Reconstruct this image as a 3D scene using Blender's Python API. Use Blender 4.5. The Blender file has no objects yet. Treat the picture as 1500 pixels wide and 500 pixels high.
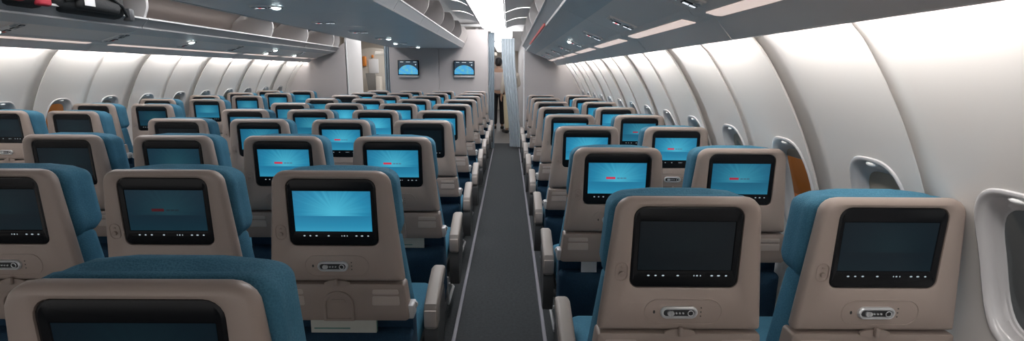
import bpy, bmesh, math, random
from mathutils import Vector, Matrix
random.seed(7)
C = bpy.context.scene.collection
PI = math.pi

# ------------------------------------------------------------------ camera
F, PITCH, ROLL, YAW, HC = 720.0, 0.1969023, 0.0078121, 0.0075696, 1.42
def to_world(v):
    c, s = math.cos(PITCH), math.sin(PITCH)
    X, Y, Z = v[0], c*v[1]+s*v[2], -s*v[1]+c*v[2]
    c, s = math.cos(YAW), math.sin(YAW)
    return Vector((c*X+s*Y, -s*X+c*Y, Z))
cr, sr = math.cos(ROLL), math.sin(ROLL)
RT, UP, FW = to_world((cr, 0, sr)), to_world((-sr, 0, cr)), to_world((0, 1, 0))
cd = bpy.data.cameras.new('camera')
cam = bpy.data.objects.new('camera', cd); C.objects.link(cam)
cd.sensor_width = 36.0; cd.lens = 36.0*F/1500.0; cd.clip_start = 0.02
m = Matrix.Identity(4)
for i in range(3):
    m[i][0], m[i][1], m[i][2] = RT[i], UP[i], -FW[i]
m[2][3] = HC
cam.matrix_world = m
bpy.context.scene.camera = cam

# ------------------------------------------------------------------ materials
def lin(c):
    return tuple(((x/255)/12.92 if x/255 <= .04045 else ((x/255+.055)/1.055)**2.4) for x in c)
def mat(name, rgb, rough=.5, metal=0., noise=None, bump=None, spec=.5, emit=None, estr=1.0):
    mt = bpy.data.materials.new(name); mt.use_nodes = True
    nt = mt.node_tree; b = nt.nodes['Principled BSDF']
    b.inputs['Base Color'].default_value = (*rgb, 1)
    b.inputs['Roughness'].default_value = rough
    b.inputs['Metallic'].default_value = metal
    b.inputs['Specular IOR Level'].default_value = spec
    tc = nt.nodes.new('ShaderNodeTexCoord')
    if noise:
        sc, amt = noise
        n = nt.nodes.new('ShaderNodeTexNoise'); n.inputs['Scale'].default_value = sc; n.inputs['Detail'].default_value = 4
        nt.links.new(tc.outputs['Object'], n.inputs['Vector'])
        mx = nt.nodes.new('ShaderNodeMix'); mx.data_type = 'RGBA'
        mx.inputs['A'].default_value = (*[x*(1-amt) for x in rgb], 1)
        mx.inputs['B'].default_value = (*[min(1, x*(1+amt)) for x in rgb], 1)
        nt.links.new(n.outputs['Fac'], mx.inputs['Factor'])
        nt.links.new(mx.outputs['Result'], b.inputs['Base Color'])
    if bump:
        sc, st = bump
        n = nt.nodes.new('ShaderNodeTexNoise'); n.inputs['Scale'].default_value = sc; n.inputs['Detail'].default_value = 3
        nt.links.new(tc.outputs['Object'], n.inputs['Vector'])
        bp = nt.nodes.new('ShaderNodeBump'); bp.inputs['Strength'].default_value = st; bp.inputs['Distance'].default_value = .003
        nt.links.new(n.outputs['Fac'], bp.inputs['Height']); nt.links.new(bp.outputs['Normal'], b.inputs['Normal'])
    if emit:
        b.inputs['Emission Color'].default_value = (*emit, 1); b.inputs['Emission Strength'].default_value = estr
    return mt
def weave(name, rgb, rgb2, scale):
    """seat cloth: a fine weave of two blues"""
    mt = mat(name, rgb, .9, spec=.2)
    nt = mt.node_tree; b = nt.nodes['Principled BSDF']; tc = nt.nodes['Texture Coordinate']
    v = nt.nodes.new('ShaderNodeTexVoronoi'); v.inputs['Scale'].default_value = scale
    nt.links.new(tc.outputs['Object'], v.inputs['Vector'])
    n = nt.nodes.new('ShaderNodeTexNoise'); n.inputs['Scale'].default_value = 14
    nt.links.new(tc.outputs['Object'], n.inputs['Vector'])
    ad = nt.nodes.new('ShaderNodeMath'); ad.operation = 'MULTIPLY'
    nt.links.new(v.outputs['Distance'], ad.inputs[0]); nt.links.new(n.outputs['Fac'], ad.inputs[1])
    r = nt.nodes.new('ShaderNodeValToRGB'); r.color_ramp.elements[0].color = (*rgb, 1); r.color_ramp.elements[1].color = (*rgb2, 1)
    r.color_ramp.elements[0].position = .05; r.color_ramp.elements[1].position = .5
    nt.links.new(ad.outputs[0], r.inputs['Fac']); nt.links.new(r.outputs['Color'], b.inputs['Base Color'])
    bp = nt.nodes.new('ShaderNodeBump'); bp.inputs['Strength'].default_value = .35; bp.inputs['Distance'].default_value = .002
    nt.links.new(v.outputs['Distance'], bp.inputs['Height']); nt.links.new(bp.outputs['Normal'], b.inputs['Normal'])
    return mt
M = {}
M['shell'] = mat('beige_plastic', (.36, .295, .26), .42, noise=(6, .03), bump=(420, .06))
M['tray'] = mat('beige_tray_plastic', (.31, .252, .222), .45, noise=(6, .03), bump=(420, .06))
M['plate'] = mat('pale_label_plate', (.47, .40, .36), .5)
M['groove'] = mat('shell_seam', (.16, .13, .115), .6)
M['bezel'] = mat('monitor_black', (.008, .009, .011), .25, spec=.22)
M['blue'] = weave('blue_cloth', (.042, .143, .222), (.065, .20, .29), 260)
M['navy'] = weave('navy_cloth', (.010, .032, .062), (.015, .046, .085), 200)
M['silver'] = mat('silver', (.80, .82, .84), .3, .6)
M['chromeish'] = mat('pale_grey_plastic', (.45, .45, .46), .35)
M['dark'] = mat('dark_plastic', (.028, .029, .032), .4)
M['armgrey'] = mat('armrest_grey', (.27, .24, .22), .5)
M['armdark'] = mat('armrest_charcoal', (.065, .066, .068), .45)
M['frame'] = mat('seat_frame_grey', (.10, .105, .11), .45, .4)
M['wall'] = mat('sidewall_panel', (.66, .635, .615), .38, noise=(3, .02), bump=(300, .03))
M['rim'] = mat('window_surround', (.58, .57, .58), .16, spec=.7)
M['bin'] = mat('bin_grey', (.58, .60, .615), .38, noise=(2, .03))
M['psu'] = mat('service_beige_grey', (.84, .79, .765), .45)
M['lipgrey'] = mat('bin_lip_grey', (.30, .31, .32), .38)
M['midfin'] = mat('centre_bin_divider', (.40, .37, .36), .45)
M['binin'] = mat('bin_inner_beige', (.46, .41, .385), .5)
M['fin'] = mat('bin_divider_pale', (.62, .60, .595), .45)
M['lid'] = mat('bin_lid_grey', (.66, .65, .645), .4)
M['trim'] = mat('pale_edge_trim', (.50, .50, .50), .3, .2)
M['red'] = mat('plain_red', (.62, .07, .05), .4)
M['bulk'] = mat('bulkhead_laminate', (.42, .388, .383), .5, noise=(2, .02), bump=(200, .04))
M['cream'] = mat('cream_laminate', (.62, .57, .50), .5)
M['whitewall'] = mat('white_laminate', (.75, .74, .74), .45)
M['carpet'] = mat('aisle_carpet', (.050, .055, .058), .95, noise=(60, .35), bump=(500, .5), spec=.1)
M['vinyl'] = mat('galley_floor', (.16, .155, .15), .45, noise=(8, .12))
M['strip'] = mat('aisle_marker_strip', (.19, .185, .215), .4)
M['ceil'] = mat('ceiling_white', (.72, .72, .72), .5)
M['curtain'] = mat('blue_grey_curtain', (.24, .29, .33), .85, noise=(20, .08), spec=.2)
M['curtain2'] = mat('pale_grey_curtain', (.40, .45, .49), .85, noise=(20, .08), spec=.2)
M['lightpanel'] = mat('ceiling_light_diffuser', (.8, .8, .8), .5, emit=(1, .985, 1), estr=8.5)
M['galleylight'] = mat('galley_light_diffuser', (.8, .8, .8), .5, emit=(1, .99, 1), estr=3.0)
M['psl'] = mat('pink_strip_light', (.7, .6, .56), .4, emit=(.80, .64, .58), estr=.78)
M['sign_red'] = mat('lit_red_sign', (.4, .05, .05), .4, emit=(.95, .22, .24), estr=.95)
M['sign_white'] = mat('lit_white_sign', (.6, .6, .6), .4, emit=(.88, .92, 1), estr=1.0)
M['read_on'] = mat('lit_reading_lamp', (.8, .8, .8), .4, emit=(.85, .98, 1), estr=5)
M['read_off'] = mat('reading_lamp_lens', (.30, .32, .34), .2)
M['icon'] = mat('lit_icon', (.3, .3, .3), .4, emit=(.75, .9, 1), estr=.5)
M['lamp'] = mat('cove_lamp', (.8, .8, .8), .4, emit=(1, .97, .94), estr=4)
M['orange'] = mat('orange_paint', (.75, .25, .04), .5)
M['handle'] = mat('white_rim_tab', (.85, .85, .85), .25)  # white finish of the oval tabs on the window surrounds
M['shade'] = mat('window_shade', (.30, .275, .235), .6)
M['skin'] = mat('skin', (.50, .31, .22), .55)
M['hair'] = mat('black_hair', (.010, .009, .010), .5, bump=(200, .3))
M['brownhair'] = mat('brown_hair', (.10, .06, .035), .5, bump=(200, .3))
M['shirt'] = mat('white_shirt', (.62, .56, .55), .8, bump=(60, .3))
M['pants'] = mat('black_trousers', (.008, .008, .010), .8)
M['creamcloth'] = mat('cream_cloth', (.72, .62, .42), .8, bump=(60, .3))
M['palecloth'] = mat('pale_beige_cloth', (.58, .53, .46), .8, bump=(60, .3))
M['shoe'] = mat('black_shoe', (.008, .008, .008), .4)
M['paper'] = mat('printed_card', (.52, .53, .48), .6)
M['green'] = mat('green_print', (.12, .26, .22), .6)
M['white'] = mat('white_paper', (.66, .66, .66), .6)
M['bagblack'] = mat('black_bag_nylon', (.010, .011, .012), .55, bump=(80, .4))
M['bagred'] = mat('red_bag', (.42, .03, .05), .6, bump=(60, .3))
M['greyjump'] = mat('jump_seat_grey', (.25, .24, .225), .7)

def glass_mat():
    mt = bpy.data.materials.new('window_pane'); mt.use_nodes = True
    nt = mt.node_tree; nt.nodes.clear()
    o = nt.nodes.new('ShaderNodeOutputMaterial'); mx = nt.nodes.new('ShaderNodeMixShader')
    t = nt.nodes.new('ShaderNodeBsdfTransparent'); t.inputs['Color'].default_value = (.75, .78, .78, 1)
    g = nt.nodes.new('ShaderNodeBsdfGlossy'); g.inputs['Roughness'].default_value = .12; g.inputs['Color'].default_value = (.5, .5, .5, 1)
    mx.inputs['Fac'].default_value = .16
    nt.links.new(t.outputs[0], mx.inputs[1]); nt.links.new(g.outputs[0], mx.inputs[2]); nt.links.new(mx.outputs[0], o.inputs[0])
    return mt
M['glass'] = glass_mat()

def screen_mat(name, strength, logo, sat=1.0):
    """the screen's own picture: rays over a sea horizon, with the airline's small red and white mark"""
    mt = bpy.data.materials.new(name); mt.use_nodes = True
    nt = mt.node_tree; N = nt.nodes; L = nt.links; b = N['Principled BSDF']
    b.inputs['Base Color'].default_value = (.010, .014, .018, 1); b.inputs['Roughness'].default_value = .25; b.inputs['Specular IOR Level'].default_value = .3
    uv = N.new('ShaderNodeUVMap'); sp = N.new('ShaderNodeSeparateXYZ'); L.new(uv.outputs[0], sp.inputs[0])
    def mth(op, a, c=None, clamp=False):
        n = N.new('ShaderNodeMath'); n.operation = op; n.use_clamp = clamp
        for i, v in enumerate((a, c)):
            if v is None: continue
            if isinstance(v, (int, float)): n.inputs[i].default_value = v
            else: L.new(v, n.inputs[i])
        return n.outputs[0]
    u, v = sp.outputs[0], sp.outputs[1]
    du = mth('SUBTRACT', u, .52); dv = mth('MULTIPLY', mth('SUBTRACT', v, .47), .62)
    dist = mth('SQRT', mth('ADD', mth('MULTIPLY', du, du), mth('MULTIPLY', dv, dv)))
    ang = mth('ARCTAN2', dv, du)
    nz = N.new('ShaderNodeTexNoise'); nz.noise_dimensions = '1D'; nz.inputs['Scale'].default_value = 7; L.new(ang, nz.inputs['W'])
    ray = mth('MULTIPLY', mth('SUBTRACT', nz.outputs['Fac'], .5), .30)
    base = mth('ADD', mth('SUBTRACT', 1.0, mth('MULTIPLY', dist, 1.25)), mth('MULTIPLY', ray, mth('MULTIPLY', dist, 4, True)))
    below = mth('LESS_THAN', v, .385)
    sea = mth('ADD', .30, mth('MULTIPLY', mth('SUBTRACT', .385, v), .85))
    fac = mth('ADD', mth('MULTIPLY', base, mth('SUBTRACT', 1.0, below)), mth('MULTIPLY', sea, below), True)
    cr_ = N.new('ShaderNodeValToRGB'); e = cr_.color_ramp.elements
    e[0].position = .1; e[0].color = (.012, .125, .26, 1); e[1].position = .95; e[1].color = (.065, .44, .62, 1)
    x = e.new(.5); x.color = (.02, .235, .40, 1)
    L.new(fac, cr_.inputs['Fac']); col = cr_.outputs['Color']
    def mask(u0, u1, v0, v1):
        return mth('MULTIPLY', mth('MULTIPLY', mth('GREATER_THAN', u, u0), mth('LESS_THAN', u, u1)), mth('MULTIPLY', mth('GREATER_THAN', v, v0), mth('LESS_THAN', v, v1)))
    def over(col, msk, rgb):
        mx = N.new('ShaderNodeMix'); mx.data_type = 'RGBA'; L.new(msk, mx.inputs['Factor']); L.new(col, mx.inputs['A']); mx.inputs['B'].default_value = (*rgb, 1); return mx.outputs['Result']
    if logo:
        col = over(col, mask(.31, .47, .475, .545), (.62, .03, .07))
        for (a, c) in ((.50, .545), (.555, .60), (.61, .66)): col = over(col, mask(a, c, .485, .525), (.08, .20, .30))
    L.new(col, b.inputs['Emission Color']); b.inputs['Emission Strength'].default_value = strength
    return mt
SCR = {'lit': screen_mat('screen_bright', 1.0, False), 'logo': screen_mat('screen_bright_mark', .92, True), 'mid': screen_mat('screen_soft', .6, False),
       'midlogo': screen_mat('screen_soft_mark', .55, True), 'dim': screen_mat('screen_dim', .12, False), 'dimlogo': screen_mat('screen_dim_mark', .075, True),
       'dark': screen_mat('screen_dark', .022, False), 'off': screen_mat('screen_off', .006, False)}

def icon_mat():
    mt = bpy.data.materials.new('lit_touch_icons'); mt.use_nodes = True
    nt = mt.node_tree; N = nt.nodes; L = nt.links; b = N['Principled BSDF']
    b.inputs['Base Color'].default_value = (.008, .009, .011, 1); b.inputs['Roughness'].default_value = .25; b.inputs['Specular IOR Level'].default_value = .22
    uv = N.new('ShaderNodeUVMap'); sp = N.new('ShaderNodeSeparateXYZ'); L.new(uv.outputs[0], sp.inputs[0]); tot = None
    for x, w in ((-.095, .007), (-.076, .006), (-.056, .007), (-.017, .007), (.026, .003), (.034, .005), (.043, .003), (.073, .007), (.091, .008), (.111, .006)):
        sx = N.new('ShaderNodeMath'); sx.operation = 'MULTIPLY_ADD'; sx.inputs[1].default_value = 2/w; sx.inputs[2].default_value = -x*2/w; L.new(sp.outputs[0], sx.inputs[0])
        sz = N.new('ShaderNodeMath'); sz.operation = 'MULTIPLY_ADD'; sz.inputs[1].default_value = 3.4; sz.inputs[2].default_value = -1.7; L.new(sp.outputs[1], sz.inputs[0])
        cx = N.new('ShaderNodeCombineXYZ'); L.new(sx.outputs[0], cx.inputs[0]); L.new(sz.outputs[0], cx.inputs[1])
        ln = N.new('ShaderNodeVectorMath'); ln.operation = 'LENGTH'; L.new(cx.outputs[0], ln.inputs[0])
        lt = N.new('ShaderNodeMath'); lt.operation = 'LESS_THAN'; lt.inputs[1].default_value = 1.0; L.new(ln.outputs['Value'], lt.inputs[0])
        if tot is None: tot = lt.outputs[0]
        else:
            ad = N.new('ShaderNodeMath'); ad.operation = 'ADD'; L.new(tot, ad.inputs[0]); L.new(lt.outputs[0], ad.inputs[1]); tot = ad.outputs[0]
    ms = N.new('ShaderNodeMath'); ms.operation = 'MULTIPLY'; ms.inputs[1].default_value = .55; L.new(tot, ms.inputs[0])
    b.inputs['Emission Color'].default_value = (.75, .9, 1, 1); L.new(ms.outputs[0], b.inputs['Emission Strength'])
    return mt
M['icons'] = icon_mat()
# ------------------------------------------------------------------ mesh helpers
class MB:
    def __init__(s): s.v = []; s.f = []; s.uv = {}
    def add(s, vs, fs):
        o = len(s.v); s.v += [tuple(p) for p in vs]; s.f += [tuple(i+o for i in f) for f in fs]; return s
    def loops(s, loops, close=True, cap0=False, cap1=False):
        n = len(loops[0]); vs = [p for l in loops for p in l]; fs = []
        for k in range(len(loops)-1):
            for i in range(n if close else n-1):
                j = (i+1) % n
                fs.append((k*n+i, k*n+j, (k+1)*n+j, (k+1)*n+i))
        if cap0: fs.append(tuple(range(n-1, -1, -1)))
        if cap1: fs.append(tuple((len(loops)-1)*n+i for i in range(n)))
        return s.add(vs, fs)
    def box(s, x0, x1, y0, y1, z0, z1, r=0.0, seg=2):
        if r <= 0:
            return s.add([(x, y, z) for z in (z0, z1) for y in (y0, y1) for x in (x0, x1)], [(0, 2, 3, 1), (4, 5, 7, 6), (0, 1, 5, 4), (2, 6, 7, 3), (0, 4, 6, 2), (1, 3, 7, 5)])
        bm = bmesh.new(); bmesh.ops.create_cube(bm, size=1)
        for v in bm.verts: v.co = Vector(((x0+x1)/2+v.co.x*(x1-x0), (y0+y1)/2+v.co.y*(y1-y0), (z0+z1)/2+v.co.z*(z1-z0)))
        bmesh.ops.bevel(bm, geom=bm.edges[:], offset=r, segments=seg, profile=.5, affect='EDGES')
        bm.verts.index_update(); s.add([v.co[:] for v in bm.verts], [[v.index for v in f.verts] for f in bm.faces]); bm.free(); return s
    def extrude_y(s, prof, y0, y1):   # closed profile of (x,z)
        return s.loops([[(x, y0, z) for x, z in prof], [(x, y1, z) for x, z in prof]], True, True, True)
    def tube(s, pts, r, n=8):
        pts = [Vector(p) for p in pts]; lp = []
        for i, p in enumerate(pts):
            t = (pts[min(i+1, len(pts)-1)]-pts[max(i-1, 0)]).normalized()
            a = t.cross(Vector((0, 0, 1)) if abs(t.z) < .9 else Vector((1, 0, 0))).normalized(); b = t.cross(a)
            rr = r[i] if isinstance(r, (list, tuple)) else r
            lp.append([p+a*rr*math.cos(2*PI*k/n)+b*rr*math.sin(2*PI*k/n) for k in range(n)])
        return s.loops(lp, True, True, True)
    def disc(s, c, rx, rz, y0, y1, n=20):  # short elliptical prism facing -y
        a = [(c[0]+rx*math.cos(2*PI*k/n), c[1]+rz*math.sin(2*PI*k/n)) for k in range(n)]
        return s.extrude_y(a, y0, y1)
    def mesh(s, name, material, angle=35):
        me = bpy.data.meshes.new(name); me.from_pydata(s.v, [], s.f); me.update()
        bm = bmesh.new(); bm.from_mesh(me); bmesh.ops.recalc_face_normals(bm, faces=bm.faces[:]); bm.to_mesh(me); bm.free()
        me.shade_smooth(); me.set_sharp_from_angle(angle=math.radians(angle))
        me.materials.append(material); return me
    def build(s, name, material, parent=None, angle=35):
        return link(name, s.mesh(name, material, angle), parent)
def link(name, data, parent=None):
    o = bpy.data.objects.new(name, data); C.objects.link(o)
    if parent: o.parent = parent
    return o
def tag(o, label=None, cat=None, group=None, kind=None):
    if label: o['label'] = label
    if cat: o['category'] = cat
    if group: o['group'] = group
    if kind: o['kind'] = kind
    return o
def empty(name, loc, label=None, cat=None, group=None):
    o = link(name, None); o.location = loc; o.empty_display_size = .1
    return tag(o, label, cat, group)
def kids(o): return [c for c in o.children]
def copy_tree(o, parent=None):
    c = o.copy(); C.objects.link(c); c.parent = parent
    for ch in o.children: copy_tree(ch, c)
    return c
def ell(mb, c, r, n=14, zcut=None):
    lp = []
    for k in range(1, n):
        t = PI*k/n; z = math.cos(t)
        lp.append([(c[0]+r[0]*math.sin(t)*math.cos(2*PI*i/n), c[1]+r[1]*math.sin(t)*math.sin(2*PI*i/n), c[2]+r[2]*z) for i in range(n)])
    return mb.loops(lp, True, True, True)
def sstep(t): t = max(0., min(1., t)); return t*t*(3-2*t)
def rr(ht, hb, z1, z0, r, n=5, m_=4, cx=0, inset=0, rb=None):
    """rounded trapezoid outline (x,z), same index layout for every call"""
    ht -= inset; hb -= inset; z1 -= inset; z0 += inset; r = max(.001, r-inset); rb = r if rb is None else max(.001, rb-inset)
    cs = [(hb, z0, -PI/2), (ht, z1, 0), (-ht, z1, PI/2), (-hb, z0, PI)]
    pts = []
    for k, (h, z, a0) in enumerate(cs):
        sx = 1 if h > 0 else -1; sz = 1 if z == z1 else -1
        q = r if z == z1 else rb; c = (h-sx*q, z-sz*q)
        for i in range(n+1):
            a = a0+PI/2*i/n; pts.append((cx+c[0]+q*math.cos(a), c[1]+q*math.sin(a)))
        nx = cs[(k+1) % 4]; sx2 = 1 if nx[0] > 0 else -1; sz2 = 1 if nx[1] == z1 else -1
        q2 = r if nx[1] == z1 else rb; nc = (nx[0]-sx2*q2, nx[1]-sz2*q2); a = nx[2]
        p0 = pts[-1]; p1 = (cx+nc[0]+q2*math.cos(a), nc[1]+q2*math.sin(a))
        for i in range(1, m_): pts.append((p0[0]+(p1[0]-p0[0])*i/m_, p0[1]+(p1[1]-p0[1])*i/m_))
    return pts

# ------------------------------------------------------------------ the seat
TILT = math.tan(math.radians(1.5))
def yb(z): return (1.11-z)*TILT
def at(prof, d): return [(x, yb(z)+d, z) for x, z in prof]
def seat_shell():
    o = lambda i: rr(.190, .222, 1.110, .7345, .046, inset=i, rb=.012)
    b = lambda i: rr(.1425, .1435, 1.086, .862, .030, inset=i, rb=.022)
    mb = MB()
    mb.loops([at(o(.012), .040), at(o(.004), .034), at(o(0), .022), at(o(.002), .011), at(o(.007), .004), at(o(.015), .0), at(rr(.158, .172, 1.0935, .79, .03, rb=.02), 0.0), at(b(-.006), .001), at(b(-.001), .004), at(b(.0), .014), at(b(.02), .016)], True, True, False)
    return mb
def bezel_mesh():
    b = lambda i: rr(.1420, .1430, 1.0855, .8625, .0295, inset=i, rb=.0215)
    return MB().loops([at(b(0), .016), at(b(.001), .006), at(b(.006), .004), at(rr(.126, .126, 1.047, .908, .004), .007), at(rr(.1245, .1245, 1.0455, .9095, .003), .0095), at(rr(.06, .06, 1.0, .95, .01), .0095)], True, True, True)
def screen_mesh(name, material):
    vs = [(-.124, 1.045), (-.124, .910), (.124, .910), (.124, 1.045)]
    me = bpy.data.meshes.new(name); me.from_pydata([(x, yb(z)+.0086, z) for x, z in vs], [], [(0, 1, 2, 3)])
    ul = me.uv_layers.new(name='UVMap')
    for i, p in enumerate(((0, 1), (0, 0), (1, 0), (1, 1))): ul.data[i].uv = p
    me.materials.append(material); return me
SCRM = {k: screen_mesh('screen_'+k, v) for k, v in SCR.items()}
def seat_proto():
    root = empty('airliner_seat', (0, 0, 0))
    sh = seat_shell().build('back_shell', M['shell'], root, 40)
    bz = bezel_mesh().build('seat_monitor', M['bezel'], root, 30)
    link('screen', SCRM['lit'], bz)
    z = .896; h_ = .0035
    me = bpy.data.meshes.new('touch_icons')
    me.from_pydata([(-.12, yb(z)+.0046, z+h_), (-.12, yb(z)+.0046, z-h_), (.12, yb(z)+.0046, z-h_), (.12, yb(z)+.0046, z+h_)], [], [(0, 1, 2, 3)])
    ul = me.uv_layers.new(name='UVMap')
    for i, p in enumerate(((-.12, 1), (-.12, 0), (.12, 0), (.12, 1))): ul.data[i].uv = p
    me.materials.append(M['icons']); link('touch_icons', me, bz)
    # handset in its long rounded dock
    zc, cx = .793, -.008
    dk = MB().loops([at(rr(.105, .105, zc+.037, zc-.037, .036, cx=cx+.012), .004), at(rr(.105, .105, zc+.037, zc-.037, .036, cx=cx+.012, inset=.0005), -.0012), at(rr(.105, .105, zc+.037, zc-.037, .036, cx=cx+.012, inset=.002), -.0012), at(rr(.105, .105, zc+.037, zc-.037, .036, cx=cx+.012, inset=.003), .001), at(rr(.105, .105, zc+.037, zc-.037, .036, cx=cx+.012, inset=.03), .001)], True, False, True)
    dock = dk.build('handset_dock', M['shell'], root)
    h = lambda i: rr(.050, .050, zc+.0175, zc-.0175, .0172, cx=cx, inset=i)
    hs = MB().loops([at(h(0), .004), at(h(.0005), -.006), at(h(.003), -.0085), at(h(.006), -.0085), at(h(.0075), -.0055), at(h(.012), -.0055)], True, False, True).build('handset', M['silver'], root)
    MB().loops([at(h(.0075), -.004), at(h(.0085), -.0062), at(h(.012), -.0064)], True, False, True).build('handset_face', M['dark'], hs)
    bt = MB()
    for x, z, r in ((-.032, zc, .0065), (-.026, zc, .006)): bt.disc((cx+x+.006, z), r, r, yb(z)-.011, yb(z)-.005, 14)
    for x in (-.008, .001, .010): bt.disc((cx+x, zc), .0025, .0025, yb(zc)-.009, yb(zc)-.005, 8)
    ring = [(cx+.030+.0075*math.cos(2*PI*k/16), zc+.0075*math.sin(2*PI*k/16)) for k in range(16)]
    bt.tube([(x, yb(z)-.0085, z) for x, z in ring+ring[:1]], .0014, 6)
    bt.build('handset_buttons', M['silver'], hs)
    dt = MB().disc((cx-.066, zc), .003, .005, yb(zc)-.0005, yb(zc)+.004, 10)
    for z in (.805, .793, .781): dt.disc((cx+.060, z), .002, .002, yb(z)-.0005, yb(z)+.004, 8)
    dt.build('handset_sockets', M['dark'], root)
    # coat hook
    hk = MB(); a = lambda i: rr(.0175, .0175, .935, .882, .017, cx=-.168, inset=i)
    hk.loops([at(a(0), .003), at(a(.0005), -.0015), at(a(.0022), -.0015), at(a(.003), .001), at(a(.008), .001)], True, False, True)
    hk.disc((-.168, .903), .007, .007, yb(.905)-.007, yb(.905)+.002, 14); hk.disc((-.168, .921), .004, .003, yb(.922)-.003, yb(.922)+.002, 10)
    hk.build('coat_hook', M['tray'], root)
    # folded table with label plates, latch and cup ring
    t = lambda i: rr(.2225, .2345, .7285, .594, .010, inset=i, rb=.016)
    tr = MB().loops([at(t(0), .05), at(t(0), .008), at(t(.002), .002), at(t(.006), .0), at(t(.03), .0)], True, True, True).build('tray_table', M['tray'], root)
    for s in (-1, 1):
        for z0, z1, w in ((.692, .710, .043), (.652, .686, .045)):
            p = lambda i: rr(w, w+.001, z1, z0, .006, cx=s*.158, inset=i)
            MB().loops([at(p(0), .003), at(p(.0005), -.0016), at(p(.002), -.002), at(p(.008), -.002)], True, False, True).build('label_plate', M['plate'], tr)
    ap = [(-.052, .598), (.052, .598)]+[(.052*math.cos(a_), .655+.05*math.sin(a_)) for a_ in [PI*k/14 for k in range(15)]]
    ai = [(x*.80, .604 if z < .605 else .655+(z-.655)*.80) for x, z in ap]
    aj = [(x*.76, .606 if z < .605 else .655+(z-.655)*.76) for x, z in ap]
    ch = MB().loops([at(ap, .002), at([(x*.98, z) for x, z in ap], -.006), at([(x*.86, z) for x, z in ap], -.007), at(ai, -.006), at(aj, -.001)], True, False, True)
    ch.disc((0, .657), .030, .026, yb(.66)-.003, yb(.66)); ch.box(-.022, .022, yb(.67)-.007, yb(.67)-.001, .664, .676, .003)
    ch.build('cup_holder', M['tray'], tr)
    la = MB().disc((0, .731), .042, .012, yb(.74)-.0025, yb(.74)+.004); la.box(-.006, .006, yb(.74)-.014, yb(.74), .725, .751, .004)
    la.build('table_latch', M['tray'], root)
    # cloth: pocket, lower back, back cushion, headrest, seat cushion
    pk = MB(); pf = lambda i: rr(.234, .234, .535, .215, .02, inset=i)
    pk.loops([at(pf(0), .068), at(pf(0), .035), at(pf(.004), .018), at(pf(.012), .012), at(rr(.18, .18, .51, .3, .03), -.010), at(rr(.1, .1, .46, .34, .03), -.018)], True, True, True)
    pk.build('literature_pocket', M['navy'], root, 60)
    bc = MB(); w = lambda i: rr(.196, .229, .885, .585, .03, inset=i)
    bc.loops([at(w(.008), .042), at(w(-.003), .062), at(w(-.005), .105), at(w(.012), .135), at(w(.05), .15)], True, True, True)
    bc.build('back_cushion', M['blue'], root, 60)
    lb = MB(); lf = lambda i: rr(.232, .236, .60, .25, .02, inset=i)
    lb.loops([at(lf(0), .066), at(lf(-.001), .085), at(lf(0), .125), at(lf(.02), .14)], True, True, True)
    lb.build('lower_back', M['navy'], root, 60)
    hd = MB()
    def hp(i, extra=0.):
        pts = rr(.198, .208, 1.102, .862, .05, inset=i)
        return [(x, z+(extra*(1-sstep((abs(x)-.115)/.05)) if z > 1.0 else 0)) for x, z in pts]
    hd.loops([at(hp(.012), .040), at(hp(.0), .052), at(hp(-.001), .070), at(hp(.003, .0), .080), at(hp(.003, .012), .10), at(hp(.006, .010), .135), at(hp(.020, .006), .165), at(hp(.06), .18)], True, True, True)
    hd.build('headrest', M['blue'], root, 60)
    MB().box(-.225, .225, .13, .62, .36, .475, .04, 3).build('seat_cushion', M['blue'], root, 60)
    MB().box(-.20, .20, .10, .56, .27, .365, .02).build('seat_pan', M['frame'], root)
    for x in (-.17, .17):
        l = MB(); l.tube([(x, .50, .30), (x, .46, .03)], .016); l.tube([(x, .16, .30), (x, .12, .03)], .016); l.box(x-.02, x+.02, .06, .52, 0.0, .035, .008)
        l.build('seat_leg', M['frame'], root)
    br = MB().tube([(-.22, .30, .10), (-.22, .56, .085), (-.20, .60, .085), (.20, .60, .085), (.22, .56, .085), (.22, .30, .10), (.22, .26, .28)], .009)
    br.build('baggage_bar', M['chromeish'], root)
    for s in (-1, 1):
        k = MB().box(s*.236-.012, s*.236+.012, .020, .075, .598, .648, .006); k.disc((s*.243, .635), .013, .013, .05, .06)
        k.build('hinge_bracket', M['chromeish'], root)
    return root
def arm_proto(root, s):
    """an armrest on side s of the seat: pale pad with a drooping rear cap, dark table box below"""
    x = s*.262; w = .027; lz = -.02
    def prof(i):
        return [(.285+i, .445+i), (.285+i, .525-i), (.298+i, .545-i), (.40, .580-i), (.51, .612-i), (.555-i, .604-i), (.562-i, .586), (.54-i, .562+i), (.45, .535+i), (.375-i, .50+i), (.355-i, .445+i)]
    mb = MB().loops([[(x-s*w*k, y-.02, z+lz) for y, z in prof(i)] for k, i in ((-1, .007), (-.8, .002), (-.5, 0), (.5, 0), (.8, .002), (1, .007))], True, True, True)
    a = mb.build('armrest', M['armgrey'], root, 30)
    MB().box(x-.024, x+.024, .257, .267, .457+lz, .525+lz, .004).build('end_cap', M['plate'], a)
    dp = [(.296, .440), (.283, .41), (.283, .32), (.298, .252), (.36, .235), (.46, .30), (.51, .36), (.53, .50), (.50, .54), (.38, .50)]
    MB().loops([[(x-s*w_, y-.02, z+lz) for y, z in dp] for w_ in (-.026, .026)], True, True, True).build('armrest_panel', M['armdark'], a)
    return a
PROTO = seat_proto()
ARMR = arm_proto(PROTO, 1)
ARML = arm_proto(PROTO, -1)

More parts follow.
